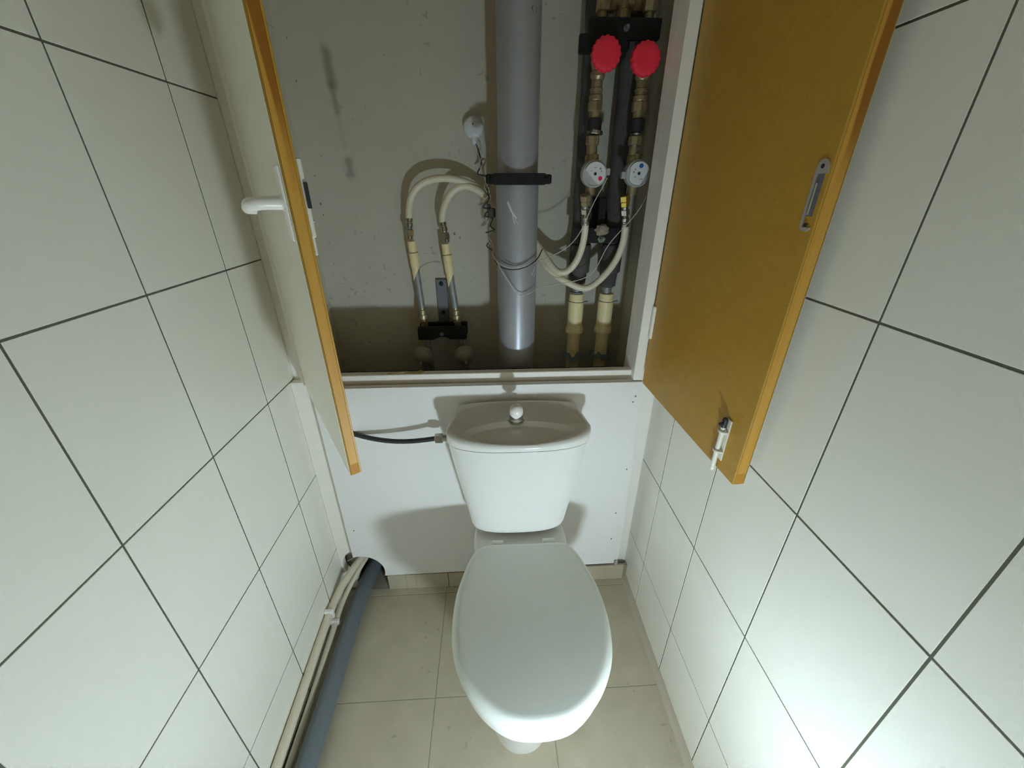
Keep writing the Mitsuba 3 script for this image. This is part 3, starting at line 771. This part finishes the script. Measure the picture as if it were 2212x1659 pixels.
hose('flexible_hose', [(.241, 1.062, 1.163), (.243, 1.075, 1.113), (.232, 1.082, 1.066), (.212, 1.088, 1.037), (.187, 1.092, 1.031), (.160, 1.110, 1.055), (.135, 1.132, 1.090), (.09, 1.148, 1.14), (.03, 1.150, 1.185), (-.003, 1.150, 1.212), (-.022, 1.150, 1.227), (-.043, 1.150, 1.238), (-.066, 1.150, 1.241), (-.091, 1.150, 1.231), (-.110, 1.150, 1.209), (-.1235, 1.150, 1.177), (-.1245, 1.150, 1.145)],
     'white flexible hose with the smaller loop, ending nearer the soil pipe', 0, 'brass')
hose('flexible_hose_001', [(.343, 1.062, 1.158), (.345, 1.070, 1.101), (.329, 1.076, 1.053), (.302, 1.080, 1.016), (.268, 1.082, .990), (.236, 1.084, .993), (.188, 1.092, 1.016), (.150, 1.112, 1.045), (.125, 1.140, 1.085), (.08, 1.164, 1.15), (.03, 1.168, 1.20), (-.002, 1.165, 1.214), (-.026, 1.160, 1.235), (-.054, 1.154, 1.248), (-.083, 1.150, 1.256), (-.119, 1.150, 1.259), (-.149, 1.150, 1.255), (-.173, 1.150, 1.246), (-.195, 1.150, 1.227), (-.208, 1.150, 1.200), (-.2140, 1.150, 1.155)],
     'white flexible hose with the larger loop, ending farther from the soil pipe', 0, 'bright_brass')

# ------------------------------------------------------------------ round white box with its wires
put('junction_disc__cover', lathe((-.0350, 1.1995, 1.374), (0, -1, 0), [(0, .0225), (.003, .0248), (.010, .0255), (.016, .0245), (.0195, .0215), (.0215, .015), (.0222, .002)], 40), 'dial_white', 50)
put('junction_disc__screw', lathe((-.036, 1.1775, 1.380), (0, -1, 0), [(-.001, .0018), (.0004, .0018), (.0006, .001)], 10), 'steel_grey')
put('junction_disc__spout', lathe((-.0345, 1.1895, 1.362), (.06, 0, -1), [(0, .0100), (.012, .0098), (.020, .0085), (.026, .0055)], 24), 'dial_white', 40)
tag('junction_disc', 'round white plastic sensor box on the concrete wall left of the soil pipe', 'sensor box')
def wire(name, pts, r, m_, label, n=110):
    put(name, tube(pts, r, 7, n), m_, 60)
    tag(name, label, 'wire')
coil1 = [(-.034, 1.185, 1.342), (-.024, 1.175, 1.31), (-.019, 1.165, 1.285), (-.012, 1.150, 1.262), (-.004, 1.130, 1.243), (.000, 1.128, 1.222), (-.012, 1.126, 1.205), (-.002, 1.122, 1.192), (-.014, 1.124, 1.178), (.002, 1.12, 1.168), (-.008, 1.118, 1.150), (.006, 1.112, 1.138), (-.006, 1.11, 1.120), (.004, 1.10, 1.100), (.006, 1.06, 1.085)]
wire('meter_wire', coil1 + [(.012, 1.022, 1.077), (.030, 1.000, 1.066), (.06, .9985, 1.060), (.10, 1.004, 1.068), (.150, 1.04, 1.079), (.195, 1.045, 1.101), (.227, 1.045, 1.139), (.250, 1.034, 1.200), (.268, 1.034, 1.235), (.279, 1.036, 1.258)], .0011, 'wire_grey', 'pale wire across the soil pipe to the meter with the red dot', 200)
coil2 = [(-.030, 1.185, 1.342), (-.016, 1.175, 1.31), (-.022, 1.168, 1.285), (-.006, 1.150, 1.258), (-.010, 1.130, 1.236), (.004, 1.126, 1.214), (-.004, 1.12, 1.200), (.004, 1.118, 1.182), (-.010, 1.12, 1.162), (.004, 1.115, 1.15), (-.004, 1.11, 1.128), (.008, 1.09, 1.106), (.009, 1.05, 1.088)]
wire('meter_wire_001', coil2 + [(.014, 1.018, 1.076), (.028, 1.000, 1.052), (.046, .9965, 1.024), (.060, .9965, 1.004), (.076, .9980, .991), (.100, 1.006, .996), (.124, 1.03, 1.004), (.158, 1.058, 1.003), (.207, 1.06, 1.010), (.262, 1.055, 1.030), (.287, 1.05, 1.072), (.306, 1.046, 1.112), (.356, 1.045, 1.171), (.380, 1.045, 1.212), (.390, 1.045, 1.250), (.386, 1.044, 1.277)], .0011, 'wire_grey', 'pale wire hanging lower across the soil pipe to the meter with the blue dot', 220)
wire('meter_wire_002', [(-.032, 1.186, 1.342), (-.021, 1.18, 1.312), (-.020, 1.172, 1.286), (-.028, 1.165, 1.27), (-.002, 1.14, 1.262), (.004, 1.128, 1.246), (-.004, 1.13, 1.231), (.000, 1.12, 1.21), (-.016, 1.122, 1.192), (-.002, 1.118, 1.186), (-.012, 1.118, 1.172), (.008, 1.11, 1.166), (.002, 1.106, 1.150), (.010, 1.10, 1.142), (-.010, 1.10, 1.132)], .0019, 'wire_dark', 'dark frayed wire hanging beside the soil pipe below the round white box')
wire('meter_wire_003', [(.000, 1.125, 1.108), (-.008, 1.12, 1.095), (.006, 1.10, 1.088), (.012, 1.05, 1.072), (.024, 1.012, 1.061), (.045, 1.0005, 1.056), (.075, .9985, 1.058), (.105, 1.006, 1.070), (.125, 1.04, 1.083), (.14, 1.10, 1.09)], .0014, 'wire_dark', 'dark wire across the soil pipe beside the pale one')
put('wire_connector', cat(cbox(-.004, .016, 1.104, 1.116, 1.168, 1.190, .002), cbox(-.006, .004, 1.110, 1.120, 1.186, 1.200, .002)), 'wire_dark', False)
tag('wire_connector', 'small dark connector block among the wires beside the soil pipe', 'connector')
# frayed thread between the left pipes
wire('hemp_thread', [(-.197, 1.148, .985), (-.182, 1.142, 1.003), (-.165, 1.140, 1.010), (-.146, 1.14, 1.014), (-.128, 1.142, 1.012)], .0009, 'wire_grey', 'thin pale thread strung between the two cream sleeved pipes', 40)

# scraps on the bottom rail
cr = []
for i in range(14):
    m = trimesh.creation.icosphere(1, 1.0)
    m.vertices *= np.array([rng.uniform(.005, .013), rng.uniform(.0025, .0045), rng.uniform(.0016, .0036)]) * (1 + .3 * rng.normal(size=(len(m.vertices), 1)) * .4)
    m.apply_translation((-.265 + .078 * i / 13, .940 + rng.normal(0, .0018), .8085))
    cr.append(m)
put('putty_scrap', cat(*cr), 'debris', 40)
tag('putty_scrap', 'crumbly yellowish strip of old putty on the bottom rail of the shaft', 'putty')

# ------------------------------------------------------------------ the torch that lights the room (below the frame)
ld = LAMP_DIR / np.linalg.norm(LAMP_DIR)
put('hand_torch__body', lathe(LAMP - ld * .155, ld, [(0, .008), (.002, .0135), (.10, .0135), (.118, .0290), (.152, .0310), (.154, .0300), (.1535, .0285)], 32), 'dark_plastic', 30)
lens = lathe(LAMP - ld * .010, ld, [(0, .0268)] + [(.027 * math.sin(a), .027 * math.cos(a)) for a in np.linspace(.06, 1.52, 10)], 36)
scene['hand_torch__lens'] = {**mikit.ply(lens, 'white_plastic', smooth=False), 'emitter': {'type': 'area', 'radiance': rgb(*[LAMP_POWER * c for c in LAMP_COLOR])}}
tag('hand_torch', 'small black hand torch held low in front of the toilet, lens lit', 'torch')
